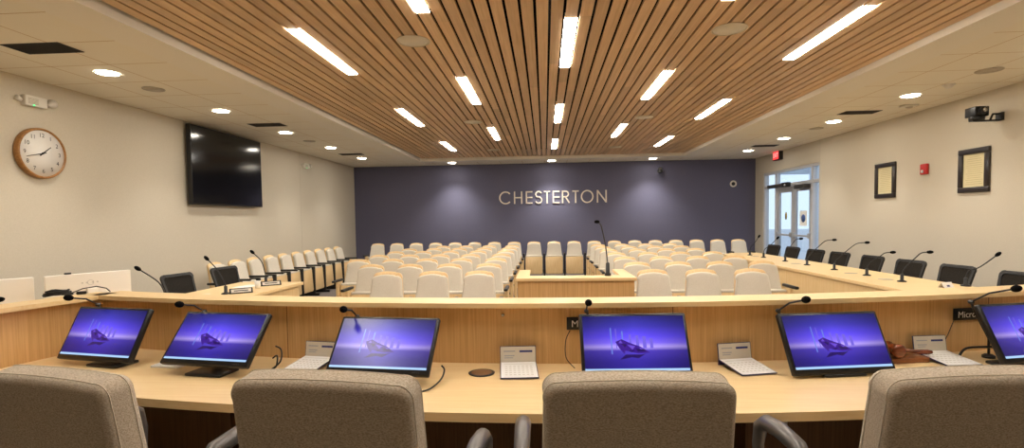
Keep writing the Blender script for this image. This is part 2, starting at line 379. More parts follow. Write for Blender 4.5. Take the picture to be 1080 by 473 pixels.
# ------------------------------------------------------------------ wall things
# clock
t = thing('wall_clock', 'round wooden wall clock with white face and black numerals', 'clock', (XL, 5.17, 2.283))
MW = RZ(PI/2) @ RX(PI/2)                              # local XY of a disc -> wall plane facing +X
R = .268; n = 48
c = MB(); c.lathe([(R-.004, 0), (R, .012), (R, .055), (R-.006, .066), (R-.02, .066), (R-.024, .05)], n, M=MW); c.build('rim', 'clock_wood', t)
MB().lathe([(R-.022, .045), (R-.022, .052)], n, M=MW).build('face', 'clock_face', t)
for h in range(1, 13):
    a = PI/2-h*PI/6; MB().text(str(h), .062, (.19*math.cos(a), .19*math.sin(a), .0535), M=MW).build('numeral', 'ink_black', t)
def hand(a, l, w, z, back=.04):
    d = Vector((math.sin(a), math.cos(a), 0)); p = Vector((d.y, -d.x, 0)); q = Vector((0, 0, z))
    return MB().prism([tuple((-d*back+p*w/2))[:2], tuple(-d*back-p*w/2)[:2], tuple(d*l-p*w/4)[:2], tuple(d*l+p*w/4)[:2]][::-1], z, z+.002, M=MW)
hand(math.radians(51), .12, .014, .055).build('hour_hand', 'ink_black', t); hand(math.radians(255), .185, .009, .058).build('minute_hand', 'ink_black', t)
MB().lathe([(.011, .053), (.011, .0605)], 12, M=MW).build('pivot', 'ink_black', t)
# emergency lights
def elight(y, z, label, s=1.):
    t = thing('emergency_light', label, 'light', (XL, y, z), 0, 'twin-head emergency lights')
    MB().rbox((0, -.14, -.055), (.065, .10, .055), .012).build('body', 'white_plastic', t)
    g = MB()
    for i in range(5):
        for j in range(8): g.cbox((.0655, -.11+j*.014, -.03+i*.013), (.003, .009, .007))
    g.build('vent_slots', 'grille_gray', t)
    MB().ball((.066, -.055, -.045), .007).build('indicator_lamp', 'led_green', t)
    m_ = T((.05, .135, .0)) @ RZ(.5) @ RX(-1.2)
    MB().lathe([(.018, -.03), (.026, .0), (.05, .07), (.046, .074)], 18, M=m_).build('lamp_head', 'white_plastic', t)
    m_ = T((.02, -.165, .0)) @ RX(1.2)
    MB().lathe([(.018, -.02), (.024, .0), (.03, .03), (.027, .034)], 18, M=m_).build('lamp_head', 'white_plastic', t)
elight(5.15, 2.82, 'white emergency light with green lamp above the wall clock'); elight(11.32, 2.785, 'small white emergency light past the television near the corner')
# television
t = thing('television', 'large black flat television on the beige wall, switched off', 'television', (XL, 8.345, 2.41))
w, h = .955, .605
b = MB(); b.rbox((.05, -w, -h), (.118, w, h), .006, 2); b.build('casing', 'monitor_black', t)
MB().box((.1175, -w+.014, -h+.022), (.1195, w-.014, h-.014)).build('screen', 'tv_black', t)
b = MB(); b.box((.0, -.35, -.22), (.02, .35, .22)); b.box((.02, -.3, -.3), (.05, -.26, .3)); b.box((.02, .26, -.3), (.05, .3, .3)); b.build('wall_mount', 'black_satin', t)
# framed documents
def framed(y0, y1, z0, z1, label):
    t = thing('framed_document', label, 'picture frame', (XR, (y0+y1)/2, (z0+z1)/2), 0, 'framed documents on the beige wall')
    w, h = (y1-y0)/2, (z1-z0)/2; f = .072
    b = MB()
    def bar(a0, a1, b0, b1): b.rbox((-.035, a0, b0), (0, a1, b1), .008, 2)
    bar(-w, w, h-f, h); bar(-w, w, -h, -h+f); bar(-w, -w+f, -h+f-.001, h-f+.001); bar(w-f, w, -h+f-.001, h-f+.001); b.build('frame', 'frame_dark', t)
    d = MB(); d.box((-.012, -w+f-.002, -h+f-.002), (-.006, w-f+.002, h-f+.002)); d.build('paper', 'document', t)
    i = MB(); rnd = random.Random(3)
    for k in range(14):
        z = h-f-.04-k*(2*h-2*f-.08)/13; l = (w-f)*(.45 if k == 0 else .6+.18*rnd.random()); i.box((-.0128, -l, z-.004), (-.0121, l, z+.003))
    i.build('writing', 'document_ink', t)
framed(8.72, 9.228, 1.775, 2.358, 'dark framed document on the beige wall, the one beside the doors'); framed(6.955, 7.447, 1.775, 2.358, 'dark framed document below the black wall camera')
# fire strobe
t = thing('wall_mounted_strobe', 'small red fire alarm strobe between the framed documents', 'fire alarm', (XR, 8.08, 2.168))
b = MB(); b.rbox((-.045, -.068, -.08), (0, .068, .08), .014, 3); b.build('body', 'fire_red', t)
MB().rbox((-.062, -.018, -.058), (-.044, .026, -.012), .008, 2).build('lens', 'strobe_white', t)
# pan-tilt camera on the right wall
t = thing('wall_camera', 'black pan-tilt camera on a bracket above the framed document', 'camera', (XR, 6.83, 2.70))
b = MB(); b.rbox((-.03, -.05, -.05), (0, .05, .05), .004); b.rbox((-.36, -.035, -.055), (-.02, .035, -.04), .003); b.tube([(-.03, 0, .035), (-.1, 0, .035), (-.13, 0, -.04)], .012, 8); b.build('bracket', 'black_plastic', t)
b = MB(); b.lathe([(.075, -.04), (.08, -.03), (.08, .0), (.07, .01)], 24, M=T((-.29, 0, 0))); b.build('base', 'black_plastic', t)
for xa in (-.37, -.235): MB().rbox((xa, -.085, .0), (xa+.025, .085, .12), .008).build('yoke_arm', 'black_plastic', t)
b = MB(); b.rbox((-.342, -.09, .012), (-.238, .08, .125), .03, 4); b.lathe([(.042, 0), (.045, .04), (.03, .046)], 20, M=T((-.29, -.08, .068)) @ RX(PI/2)); b.build('camera_head', 'black_plastic', t)
MB().lathe([(.026, 0), (.026, .004)], 18, M=T((-.29, -.1245, .068)) @ RX(PI/2)).build('lens', 'chrome', t)
# back wall camera
t = thing('wall_camera', 'small dark camera high on the navy wall past the sign', 'camera', (3.14, YB, 2.75))
b = MB(); b.rbox((-.05, -.03, -.03), (.05, 0, .06), .006); b.rbox((-.03, -.16, -.03), (.03, -.02, -.018), .004); b.build('bracket', 'black_plastic', t)
b = MB(); b.lathe([(.07, -.02), (.075, 0), (.07, .02)], 20, M=T((0, -.13, 0))); b.build('base', 'dark_gray', t)
b = MB(); b.rbox((-.055, -.185, .02), (.055, -.075, .12), .03, 4); b.build('camera_head', 'dark_gray', t)
MB().lathe([(.022, 0), (.026, .014)], 16, M=T((0, -.182, .07)) @ RX(PI/2)).build('lens', 'chrome', t)
# round white wall device
t = thing('wall_speaker', 'small white ring with black centre on the navy wall near the doors', 'speaker', (5.11, YB, 2.39))
b = MB(); b.tube([(.07*math.cos(2*PI*j/28), -.02, .07*math.sin(2*PI*j/28)) for j in range(29)], .022, 10); b.build('ring', 'white_plastic', t)
MB().lathe([(.055, 0), (.055, .022), (.03, .032)], 20, M=RX(PI/2)).build('core', 'black_plastic', t)
# exit sign
t = thing('exit_sign', 'lit red exit sign in a dark housing over the glass doors', 'sign', (XR, 12.86, 2.965))
MB().rbox((-.1, -.165, -.11), (-.0, .165, .11), .006).build('housing', 'black_satin', t)
MX = RZ(-PI/2) @ RX(PI/2)                             # local XY -> wall plane facing -X
MB().quad((-.150, -.096, .1015), (.150, -.096, .1015), (.150, .096, .1015), (-.150, .096, .1015), M=MX).build('face', 'exit_red', t)
MB().text('EXIT', .15, (0, 0, .1025), M=MX, wide=.25).build('lettering', 'exit_letter', t)

# sign lettering on the navy wall
t = thing('wall_lettering', 'cream CHESTERTON lettering across the navy wall', 'sign', (0, YB, 0))
S = .00388; U0 = 178; XO = -1.263; Z0, HT, ST, DP = 1.945, .345, .036, .03
def seg(b, p, q, w=ST):
    p = Vector((p[0], 0, p[1])); q = Vector((q[0], 0, q[1])); d = (q-p); l = d.length; a = math.atan2(d.z, d.x)
    b.box((0, -DP, -w/2), (l, -.002, w/2), M=T(p) @ RY(-a))
def arcs(b, cx, cz, rx, rz, a0, a1, n=22):
    vs = []; fs = []
    for i in range(n+3):
        a = math.radians(a0+(a1-a0)*i/n); c_, s_ = math.cos(a), math.sin(a)
        for y in (-DP, -.002):
            vs += [(cx+(rx-ST)*c_, y, cz+(rz-ST)*s_), (cx+rx*c_, y, cz+rz*s_)]
    for i in range(n):
        k = i*4; j = k+4
        fs += [(k, k+1, j+1, j), (k+2, j+2, j+3, k+3), (k, j, j+2, k+2), (k+1, k+3, j+3, j+1)]
    fs += [(0, 2, 3, 1), (n*4, n*4+1, n*4+3, n*4+2)]
    b.add(vs, fs)
def LX(u): return XO+(u-U0)*S
def letter(ch, u0, u1):
    x0, x1 = LX(u0), LX(u1); z0, z1 = Z0, Z0+HT; zm = (z0+z1)/2; xm = (x0+x1)/2; k = ST/2; b = MB()
    if ch == 'C': arcs(b, x0+HT/2+.008, zm, HT/2+.008, HT/2+.008, 42, 318)
    if ch == 'O': arcs(b, xm, zm, (x1-x0)/2, HT/2+.008, 0, 360, 32)
    if ch == 'H': seg(b, (x0+k, z0), (x0+k, z1)); seg(b, (x1-k, z0), (x1-k, z1)); seg(b, (x0+k, zm), (x1-k, zm))
    if ch == 'E': seg(b, (x0+k, z0), (x0+k, z1)); [seg(b, (x0+k, z), (x1, z)) for z in (z0+k, zm, z1-k)]
    if ch == 'T': seg(b, (xm, z0), (xm, z1)); seg(b, (x0, z1-k), (x1, z1-k))
    if ch == 'N': seg(b, (x0+k, z0), (x0+k, z1)); seg(b, (x1-k, z0), (x1-k, z1)); seg(b, (x0+k, z1-.01), (x1-k, z0+.01))
    if ch == 'S':
        r1, r2 = HT*.25+.01, HT*.27+.01; xc = xm
        arcs(b, xc, z1-r1+.006, r1, r1, 20, 265, 16); arcs(b, xc, z0+r2-.006, r2, r2, -155, 85, 16)
    if ch == 'R':
        r = HT*.27; seg(b, (x0+k, z0), (x0+k, z1)); arcs(b, x1-.02-r, z1-r, r, r, -90, 90, 14)
        seg(b, (x0+k, z1-k), (x1-.02-r, z1-k)); seg(b, (x0+k, z1-2*r+k), (x1-.02-r, z1-2*r+k)); seg(b, (x1-.03-r, z1-2*r+k), (x1-.012, z0+.006))
    b.build('letter', 'letter_cream', t)
for ch, a, c in zip('CHESTERTON', (178, 285, 370, 437, 500, 562, 628, 702, 762, 875), (258, 345, 418, 487, 545, 612, 684, 748, 852, 945)): letter(ch, a, c)

# ------------------------------------------------------------------ glass doors in the right wall
xw = XR+.03
fr = MB()
def bar(y0, y1, z0, z1, x0=XR+.02, x1=XR+.12): fr.box((x0, y0, z0), (x1, y1, z1))
bar(DY0, DY0+.05, 0, DZ); bar(DY1-.05, DY1, 0, DZ); bar(DY0+.05, DY1-.05, DZ-.06, DZ); bar(DY0+.05, DY1-.05, 2.20, 2.27)
for y in (11.36, 13.09): bar(y, y+.07, 0, 2.20); bar(y, y+.07, 2.27, DZ-.06)
struct(fr.build('door_1', 'aluminium'))
gl = MB()
for y0, y1, z0, z1 in ((DY0+.05, 11.36, 0, 2.2), (13.16, DY1-.05, 0, 2.2), (DY0+.05, 11.36, 2.27, DZ-.06), (11.43, 13.09, 2.27, DZ-.06), (13.16, DY1-.05, 2.27, DZ-.06)):
    gl.box((XR+.068, y0, z0), (XR+.074, y1, z1))
o = gl.build('window_1', 'door_glass'); struct(o)
def leaf(y0, y1, name, handle_y):
    f = MB(); s = .1
    f.box((XR+.045, y0, .02), (XR+.095, y0+s, 2.19)); f.box((XR+.045, y1-s, .02), (XR+.095, y1, 2.19)); f.box((XR+.045, y0+s, 2.06), (XR+.095, y1-s, 2.19)); f.box((XR+.045, y0+s, .02), (XR+.095, y1-s, .27))
    d = struct(f.build(name, 'alu_shade'))
    MB().box((XR+.066, y0+s, .27), (XR+.072, y1-s, 2.06)).build('glass', 'door_glass', d)
    h = MB(); h.box((XR-.02, y0+.06, 1.03), (XR+.02, y1-.06, 1.07)); h.box((XR+.0, y0+.03, 1.0), (XR+.045, y0+.1, 1.11)); h.box((XR+.0, y1-.1, 1.0), (XR+.045, y1-.03, 1.11)); h.build('push_bar', 'alu_shade', d)
    return d
d1 = leaf(11.435, 12.255, 'door_2', 12.2); d2 = leaf(12.265, 13.085, 'door_3', 12.35)
b = MB(); b.rbox((XR-.1, 11.5, 2.10), (XR+.04, 11.95, 2.19), .01); b.build('door_closer', 'dark_gray', d1)
t = thing('door_sensor', 'black motion sensor on the frame over the glass doors', 'sensor', (XR, 12.5, 2.235))
MB().rbox((-.07, -.16, -.055), (.02, .16, .055), .015).build('body', 'black_plastic', t); b = MB(); b.ball((-.07, -.05, -.01), (.015, .04, .03)); b.build('lens', 'alu_shade', t)
t = thing('door_operator', 'long gray door operator bar above the far glass door', 'door operator', (XR, 13.0, 2.235))
MB().rbox((-.05, -.32, -.04), (.02, .45, .04), .008).build('casing', 'dark_gray', t)
t = thing('paper_notice', 'white paper notice with a blue picture taped to the glass door', 'notice', (XR+.055, 11.84, 1.44))
MB().box((.008, -.16, -.17), (.0105, .16, .17)).build('sheet', 'paper_white', t); MB().lathe([(.09, 0), (.09, .001)], 20, M=T((.0075, 0, .0)) @ RY(-PI/2)).build('picture', 'blue_print', t)
t = tag(MB().lathe([(.055, 0), (.055, .002)], 24, M=T((XR+.064, 12.66, 1.5)) @ Matrix.Diagonal((1, 1, 1.7, 1)) @ RY(-PI/2)).build('door_decal', 'gold_decal'), 'oval gold decal on the far glass door leaf', 'decal')
# outside of the doors: pavement and a pale porch wall
struct(MB().box((XR+.15, 6, -.12), (30, 60, -.02)).build('pavement', 'concrete'))
struct(MB().box((7.9, 9.0, -.02), (8.1, 15.9, 3.6)).build('wall_porch', 'outside_wall'))
struct(MB().box((XR+.15, 15.9, 2.75), (8.1, 16.1, 3.1)).build('beam_porch', 'outside_wall'))

# ------------------------------------------------------------------ auditorium seats
def make_seat():
    t = thing('auditorium_seat', 'seat', 'seat', group='tip-up auditorium seats')
    tilt = math.radians(11)
    Mb = T((0, -.10, .44)) @ RX(-tilt) @ RX(PI/2)     # outline XY -> upright, thickness towards -Y is +Z of the outline
    sh = MB(); sh.prism(rounded(.405, .335, .498, .03, .055, dome=.014), -.022, .004, M=Mb, bevel=.004, smooth=True); sh.build('back_shell', 'seat_plywood', t)
    cu = MB(); pad(cu, .43, .35, .458, .03, .055, .018, .004, .062, .02, 3, M=Mb, puff=.004); cu.build('back_cushion', 'seat_fabric', t)
    Mp = T((0, -.245, .10)) @ RX(math.radians(-4)) @ RX(PI/2)
    pn = MB(); pn.prism(rounded(.44, .44, .445, .05, .01), .0, .018, M=Mp, bevel=.004, smooth=True); pn.build('seat_shell', 'seat_plywood', t)
    pc = MB(); pad(pc, .436, .436, .485, .05, .022, .001, -.075, -.001, .016, 3, M=Mp); pc.rbox((-.219, -.018, .445), (.219, .07, .482), .012, M=T((0, -.245, .10)) @ RX(math.radians(-4)))
    pc.build('seat_cushion', 'seat_fabric', t)
    hb = MB(); hb.tube([(-.225, -.14, .40), (.225, -.14, .40)], .016, 8); hb.box((-.2, -.15, .405), (-.16, -.10, .47)); hb.box((.16, -.15, .405), (.2, -.10, .47)); hb.build('hinge_bar', 'black_satin', t)
    return t
def make_stand(x):
    """side support and arm rest carried by a seat, at local x"""
    st = MB(); st.rbox((x-.02, -.28, .05), (x+.02, -.10, .60), .008, 2); 
    ft = MB(); ft.rbox((x-.025, -.36, 0), (x+.025, -.02, .05), .008, 2)
    ar = MB(); ar.rbox((x-.025, -.42, .605), (x+.025, -.06, .64), .014, 3)
    return st, ft, ar
seat0 = make_seat()
def side_parts(x, parent, wood=False):
    st, ft, ar = make_stand(x)
    st.build('side_panel', 'seat_plywood' if wood else 'black_satin', parent); ft.build('foot', 'black_plastic', parent); ar.build('armrest', 'black_plastic', parent)
SP = .53
seat2 = copy_tree(seat0); side_parts(-.254, seat2, True)   # first seat of a row, plywood end panel
side_parts(-.254, seat0)
seat1 = copy_tree(seat0); side_parts(.254, seat1, True)    # the last seat of a row closes it with a second arm
used = set()
def place_seat(x, y, rz, label, last=False, first=False):
    src = seat1 if last else seat2 if first else seat0
    if src.name not in used: used.add(src.name); o = src
    else: o = copy_tree(src)
    o.location = (x, y, 0); o.rotation_euler = (0, 0, rz); o['label'] = label
    return o
ROWY = [5.79, 6.78, 7.75, 8.72, 9.7, 10.68, 11.66]
NL = [3, 4, 5, 5, 5, 5, 4]; NR = [3, 4, 4, 4, 4, 4, 4]
XAL, XAR = -.752, 1.192
for r, y in enumerate(ROWY):
    for i in range(NL[r]):
        place_seat(XAL-i*SP, y, 0, 'beige tip-up seat, %s from the aisle, %s row, block on the television side' % (ORD[i], ORD[r]), i == 0, i == NL[r]-1)
    for i in range(NR[r]):
        place_seat(XAR+i*SP, y, 0, 'beige tip-up seat, %s from the aisle, %s row, block on the door side' % (ORD[i], ORD[r]), i == NR[r]-1, i == 0)
YR8 = 13.35; s8 = .518; SP8 = s8
for i in range(19):
    x = -4.43+i*s8
    if i < 8: lab = 'beige tip-up seat against the navy wall, %s from the television-side corner' % ORD[i]
    elif i < 11: lab = 'beige tip-up seat against the navy wall at the aisle end, %s' % ('on the television side', 'middle of three', 'on the door side')[i-8]
    else: lab = 'beige tip-up seat against the navy wall, %s from the door-side corner' % ORD[18-i]
    place_seat(x, YR8, 0, lab, i == 18, i == 0)
for i in range(10):
    place_seat(-5.02, 7.45+i*.508, PI/2, 'beige tip-up seat along the television wall, %s from the navy wall' % ORD[9-i], i == 9, i == 0)

# ------------------------------------------------------------------ council dais: curved desk with a raised front
CX, CY = -.03, 12.91
def pol(R, a): return (CX+R*math.sin(a), CY-R*math.cos(a))
A0, A1 = math.radians(-15.9), math.radians(19.7)
def band(b, r0, r1, z0, z1, a0=A0, a1=A1, n=40, mi=0, M=None):
    """solid arc between radii r0 < r1"""
    vs = []; fs = []
    for i in range(n+3):
        a = a0+(a1-a0)*i/n; p = pol(r0, a); q = pol(r1, a)
        vs += [(*p, z0), (*q, z0), (*q, z1), (*p, z1)]
    for i in range(n):
        k = 4*i; j = k+4
        fs += [(k, j, j+1, k+1), (k+1, j+1, j+2, k+2), (k+2, j+2, j+3, k+3), (k+3, j+3, j, k)]
    fs += [(0, 1, 2, 3), (4*n+3, 4*n+2, 4*n+1, 4*n)]
    b.add(vs, fs, mi, False, M)
desk = thing('council_desk', 'long curved council desk with a raised oak screen and maple ledge', 'desk', (CX, 2.3, 0))
DO = (-CX, -2.3, 0)
ML = T(DO)
c1 = Vector((-2.79, 2.985)); dr = Vector((-.25, -.97)).normalized(); nr = Vector((-dr.y, dr.x))   # return at the clock end
if nr.x > 0: nr = -nr
LR = 1.35
def strip(b, off0, off1, z0, z1, s0=0., s1=LR):
    q = [c1+nr*off0+dr*s0, c1+nr*off1+dr*s0, c1+nr*off1+dr*s1, c1+nr*off0+dr*s1]
    q = [tuple(v) for v in q]
    ar = sum(q[i][0]*q[(i+1) % 4][1]-q[(i+1) % 4][0]*q[i][1] for i in range(4))
    b.prism(q if ar > 0 else q[::-1], z0, z1, M=ML, bevel=0)
b = MB(); band(b, 10.12, 10.235, 0, 1.045, M=ML); strip(b, .035, .15, 0, 1.045, -.10)
b.build('front_screen', 'oak_panel', desk)
b = MB(); band(b, 10.105, 10.298, 1.045, 1.07, M=ML); strip(b, -.03, .17, 1.045, 1.07, -.12)
b.build('ledge', 'maple_top', desk)
b = MB(); band(b, 10.236, 10.94, .703, .74, a0=math.radians(-11.5), M=ML)
pl = [pol(10.236, math.radians(-11.5)), pol(10.236, math.radians(-15.0)), tuple(c1+nr*.034+dr*.02), tuple(c1+nr*.034+dr*1.3), pol(11.3, math.radians(-14.2)), pol(10.94, math.radians(-11.5))]
ar = sum(pl[i][0]*pl[(i+1) % len(pl)][1]-pl[(i+1) % len(pl)][0]*pl[i][1] for i in range(len(pl)))
b.prism(pl if ar > 0 else pl[::-1], .703, .74, M=ML)
b.build('worktop', 'maple_top', desk)
for a in (-9, -4.2, .6, 5.4, 10.2, 15):
    aa = math.radians(a); b = MB(); band(b, 10.24, 10.5, 0, .702, aa-.0018, aa+.0018, 1, M=ML); b.build('support_panel', 'dark_oak_side', desk)
b = MB(); band(b, 10.236, 10.25, .05, .70, M=ML); b.build('back_panel', 'dark_oak_side', desk)
b = MB()
for a in (.02, .115):
    p = pol(10.2355, a); 
for a in (-8.0, 3.87, 14.0):
    aa = math.radians(a); band(b, 10.2352, 10.2358, .74, 1.045, aa-.0002, aa+.0002, 1, M=ML)
b.build('panel_joints', 'dark_oak_side', desk)
b = MB(); p = pol(10.24, math.radians(-1.1)); b.ball((p[0], p[1]-.003, 1.0), (.010, .008, .010), M=ML); b.build('lock', 'chrome', desk)
# under-desk fixtures seen between the chairs
for (x, y, z, lab) in ((.80, 2.40, .60, 'white cable box under the desk beside the middle chair'), (1.06, 2.40, .58, 'white power box under the desk beside the arm of the end chair')):
    t = thing('power_box', lab, 'power box', (x, y, z)); MB().rbox((-.05, 0, -.07), (.05, .12, .07), .008).build('body', 'desk_fixture', t)
    s_ = MB(); s_.box((-.02, -.003, .01), (.02, .001, .04)); s_.box((-.02, -.003, -.04), (.02, .001, -.01)); s_.build('sockets', 'grille_gray', t)
    s_ = MB(); s_.tube([(.0, .05, .065), (.0, .05, .702-z-.001)], .012, 8); s_.build('bracket', 'black_satin', t)
t = thing('desk_grommet', 'round brown cable grommet set in the desk top', 'grommet', (-.322, 2.5, .7403))
MB().lathe([(.064, 0), (.066, .003), (.058, .005)], 32).build('ring', 'black_satin', t); MB().lathe([(.056, .001), (.05, .006)], 28).build('cap', 'dark_oak_side', t)

# monitors on the dais
MONW, MONH = .51, .30
def monitor(x, y, z, yaw, tilt, label, foot_dx=0.):
    t = thing('desk_monitor', label, 'monitor', (x, y, .74), yaw, 'black monitors on the council desk')
    M0 = T((0, 0, z-.74)) @ RX(-tilt) @ RX(PI/2)       # outline XY up the panel, +Z towards the viewer
    W, H = MONW, MONH
    b = MB(); b.rbox((-W/2, 0, -.03), (W/2, H, .0), .008, 2, M=M0); b.rbox((-W/2+.06, .05, -.05), (W/2-.06, H-.05, -.028), .012, 2, M=M0); b.build('casing', 'monitor_black', t)
    s = MB(); x0, x1, y0, y1 = -W/2+.014, W/2-.014, .026, H-.014
    def P_(u, v, e=.0): return (x0+(x1-x0)*u, y0+(y1-y0)*v, .0006+e)
    s.quad(P_(0, 0), P_(1, 0), P_(1, 1), P_(0, 1), 0, M0, uv=True)
    def poly(pts, mi, e): s.add([P_(u, v, e) for u, v in pts], [tuple(range(len(pts)))], mi, False, M0)
    poly([(0, 0), (1, 0), (1, .042), (0, .042)], 1, .0003)
    for u, w, v0, v1, mi in ((.265, .012, .30, .78, 5), (.315, .010, .40, .76, 4), (.375, .014, .34, .72, 5), (.445, .022, .42, .66, 4), (.51, .03, .40, .64, 4), (.575, .035, .40, .62, 4), (.645, .03, .40, .58, 4)):
        poly([(u, v0), (u+w, v0), (u+w, v1), (u, v1)], mi, .0002)
    poly([(.31, .52), (.36, .45), (.40, .36), (.39, .30), (.345, .40)], 2, .0004); poly([(.31, .52), (.37, .57), (.45, .50), (.40, .36), (.36, .45)], 2, .0004)
    poly([(.45, .50), (.55, .43), (.64, .32), (.52, .31), (.40, .36)], 2, .0004); poly([(.42, .47), (.50, .44), (.47, .38)], 6, .0006); poly([(.36, .50), (.42, .47), (.40, .42)], 3, .0006)
    poly([(.50, .40), (.58, .38), (.60, .34), (.52, .34)], 3, .0006); poly([(.34, .50), (.36, .55), (.38, .49)], 6, .0006); poly([(.53, .42), (.58, .39), (.55, .38)], 6, .0006); poly([(.43, .36), (.50, .37), (.46, .33)], 3, .0006)
    poly([(.40, .29), (.56, .29), (.60, .31), (.52, .22), (.46, .245), (.38, .21), (.34, .20)], 3, .0003)
    s.build('screen', ['screen_picture', 'screen_taskbar', 'screen_crystal', 'screen_crystal_dark', 'screen_crystal_light', 'screen_bar', 'screen_bar_light'][:1]+['screen_taskbar', 'screen_crystal', 'screen_crystal_dark', 'screen_bar', 'screen_bar_light', 'screen_crystal_light'], t)
    f = MB(); f.rbox((-.105+foot_dx, .0, .0005), (.105+foot_dx, .135, .016), .007, 2); f.build('foot', 'black_plastic', t)
    c_ = M0 @ Vector((foot_dx*.5, .10, -.04)); k = MB(); k.tube([(foot_dx, .10, .034), ((foot_dx+c_.x)/2, c_.y+.03, .08), tuple(c_)], [.03, .024, .03], 10); k.build('stand', 'black_plastic', t)
    bt = MB()
    for i in range(4): bt.ball(P_(.93-.02*i, -.055, 0), (.003, .003, .001), M=M0)
    bt.build('buttons', 'dark_gray', t)
    return t, M0
MON = [(-2.442, 2.572, .777, -10.6, 27.7), (-1.711, 2.41, .802, -8.4, 39.5), (-.792, 2.297, .796, -6.0, 39.8), (.42, 2.348, .773, 2.9, 26.0), (1.401, 2.46, .758, 8.5, 27.3), (2.44, 2.62, .775, 13.0, 27.0)]
MLAB = ['black touch monitor with purple picture, the one beside the white monitors', 'black touch monitor with purple picture, second from the clock wall', 'black touch monitor with white glare over its purple picture',
        'black touch monitor with purple picture behind the middle chair', 'black touch monitor with purple picture beside the gavel', 'black touch monitor with purple picture at the cable past the gavel']
MICD = [(-.02, -.15, .062), (-.02, -.15, .065), (-.01, -.14, .062), (.0, -.12, .06), (.02, -.22, .09), (.0, -.24, .10)]
for i, (x, y, z, yw, tl) in enumerate(MON):
    yaw, tilt = math.radians(yw), math.radians(tl)
    t, M0 = monitor(x, y, z, yaw, tilt, MLAB[i], {0: .06, 5: -.10}.get(i, 0.))
    bpy.context.view_layer.update()
    W0 = T((x, y, .74)) @ RZ(yaw) @ M0
    clip = W0 @ Vector((-MONW/2+.045, MONH+.03, -.06)); tip = clip+Vector(MICD[i])
    ax = W0.to_3x3() @ Vector((1, 0, 0)); basep = Vector((clip.x+ax.x*.13, clip.y+ax.y*.13+.012, .7403))
    g = thing('gooseneck_microphone', ['black gooseneck microphone rising over the %s' % w for w in ('monitor nearest the clock wall', 'second monitor from the clock wall', 'monitor with white glare', 'middle monitor beside the black sign', 'monitor next to the gavel', 'last monitor past the gavel')][i], 'microphone', tuple(basep), 0, 'microphones at the council monitors')
    L_ = lambda v: tuple(Vector(v)-basep)
    MB().lathe([(.028, 0), (.028, .012), (.016, .02)], 20).build('base', 'black_plastic', g)
    k = MB(); k.tube([(0, 0, .015), (0, .0, .10), L_(clip-Vector((0, 0, .06))+ax*.03), L_(clip)], .006, 8); k.build('stand', 'black_plastic', g)
    mid = clip.lerp(tip, .45)+Vector((0, 0, .016))
    k = MB(); k.tube([L_(clip), L_(mid), L_(tip)], .0045, 8); k.build('gooseneck', 'black_satin', g)
    k = MB(); k.ball((0, 0, 0), (.011, .018, .011), M=T(L_(clip))); k.build('clip', 'dark_gray', g)
    d = (tip-mid).normalized(); q_ = d.to_track_quat('Z', 'Y').to_matrix().to_4x4()
    k = MB(); k.ball((0, 0, .012), (.017, .017, .026), M=T(L_(tip)) @ q_); k.build('foam_head', 'black_foam', g)
# small signs on the screen face
def plate(a, z, label, full):
    p = pol(10.2365, a); t = thing('name_sign', label, 'sign', (p[0], p[1], z), a)
    MB().rbox((-.005, -.008, -.033), (.285, .0, .033), .002, 1).build('plate', 'sign_black', t)
    MB().text('Microphone', .050, (.14, -.003, .0085), M=RX(PI/2), wide=.238).build('lettering', 'paper_white', t)
a_s = math.asin((.113-CX)/10.2365); plate(a_s, .954, 'small black microphone sign on the oak screen behind the middle monitor', 1)
a_s2 = math.asin((2.222-CX)/10.2365); plate(a_s2, .948, 'small black microphone sign on the oak screen above the thin cable', 1)
# desk calendars
def calendar(x, y, rz, label, w=.185, back=.085, slope=0):
    t = thing('desk_calendar', label, 'calendar', (x, y, .7402), rz, 'white desk calendars')
    Mp_ = T((0, -.2, .004)) @ RX(math.radians(6)); hz = .004+.2*math.sin(math.radians(6))
    b = MB(); b.box((-w/2, 0, .0), (w/2, .198, .004), M=Mp_); b.build('cover', 'navy_vinyl', t)
    Mb_ = T((0, .0, hz)) @ RX(math.radians(-9))
    k = MB(); k.box((-w/2, -.002, 0), (w/2, .002, back), M=Mb_); k.build('back_flap', 'navy_vinyl', t)
    k = MB(); k.box((-w/2, .02, -.001), (w/2, .024, hz+.012), M=T((0, -.02, .0015)) @ RX(0)); k.build('prop', 'navy_vinyl', t)
    k = MB(); k.box((-w/2+.003, -.0032, .003), (w/2-.003, -.0021, back-.003), M=Mb_); k.build('header_card', 'paper_cream', t)
    k = MB(); k.box((-w/2+.004, .004, .0041), (w/2-.004, .196, .0056), M=Mp_); k.build('page', 'paper_white', t)
    k = MB()
    for i in range(5):
        for j in range(7): k.cbox((-w/2+.03+j*(w-.06)/6, .14-i*.026, .0057), (.012, .008, .0004), M=Mp_)
    k.cbox((0, .17, .0057), (w*.8, .004, .0004), M=Mp_); k.build('date_grid', 'mark_gray', t)
    k = MB(); k.box((-w*.4, -.0038, back*.66), (-w*.08, -.0033, back*.73), M=Mb_); k.box((-w*.38, -.0038, back*.4), (-w*.1, -.0033, back*.46), M=Mb_); k.box((-w*.38, -.0038, back*.28), (-w*.14, -.0033, back*.33), M=Mb_); k.build('header_print', 'print_gray', t)
    k = MB(); k.box((w*.04, -.0038, back*.62), (w*.4, -.0033, back*.74), M=Mb_); k.build('header_name', 'print_navy', t)
calendar(-.145, 2.60, math.radians(5), 'white folded desk calendar beside the round grommet'); calendar(.97, 2.675, math.radians(13), 'white folded desk calendar between the middle monitor and the gavel monitor')
calendar(2.045, 2.84, math.radians(7), 'white folded desk calendar in front of the gavel handle'); calendar(-1.235, 2.70, math.radians(-9), 'white folded desk calendar half hidden by the glare-covered monitor')
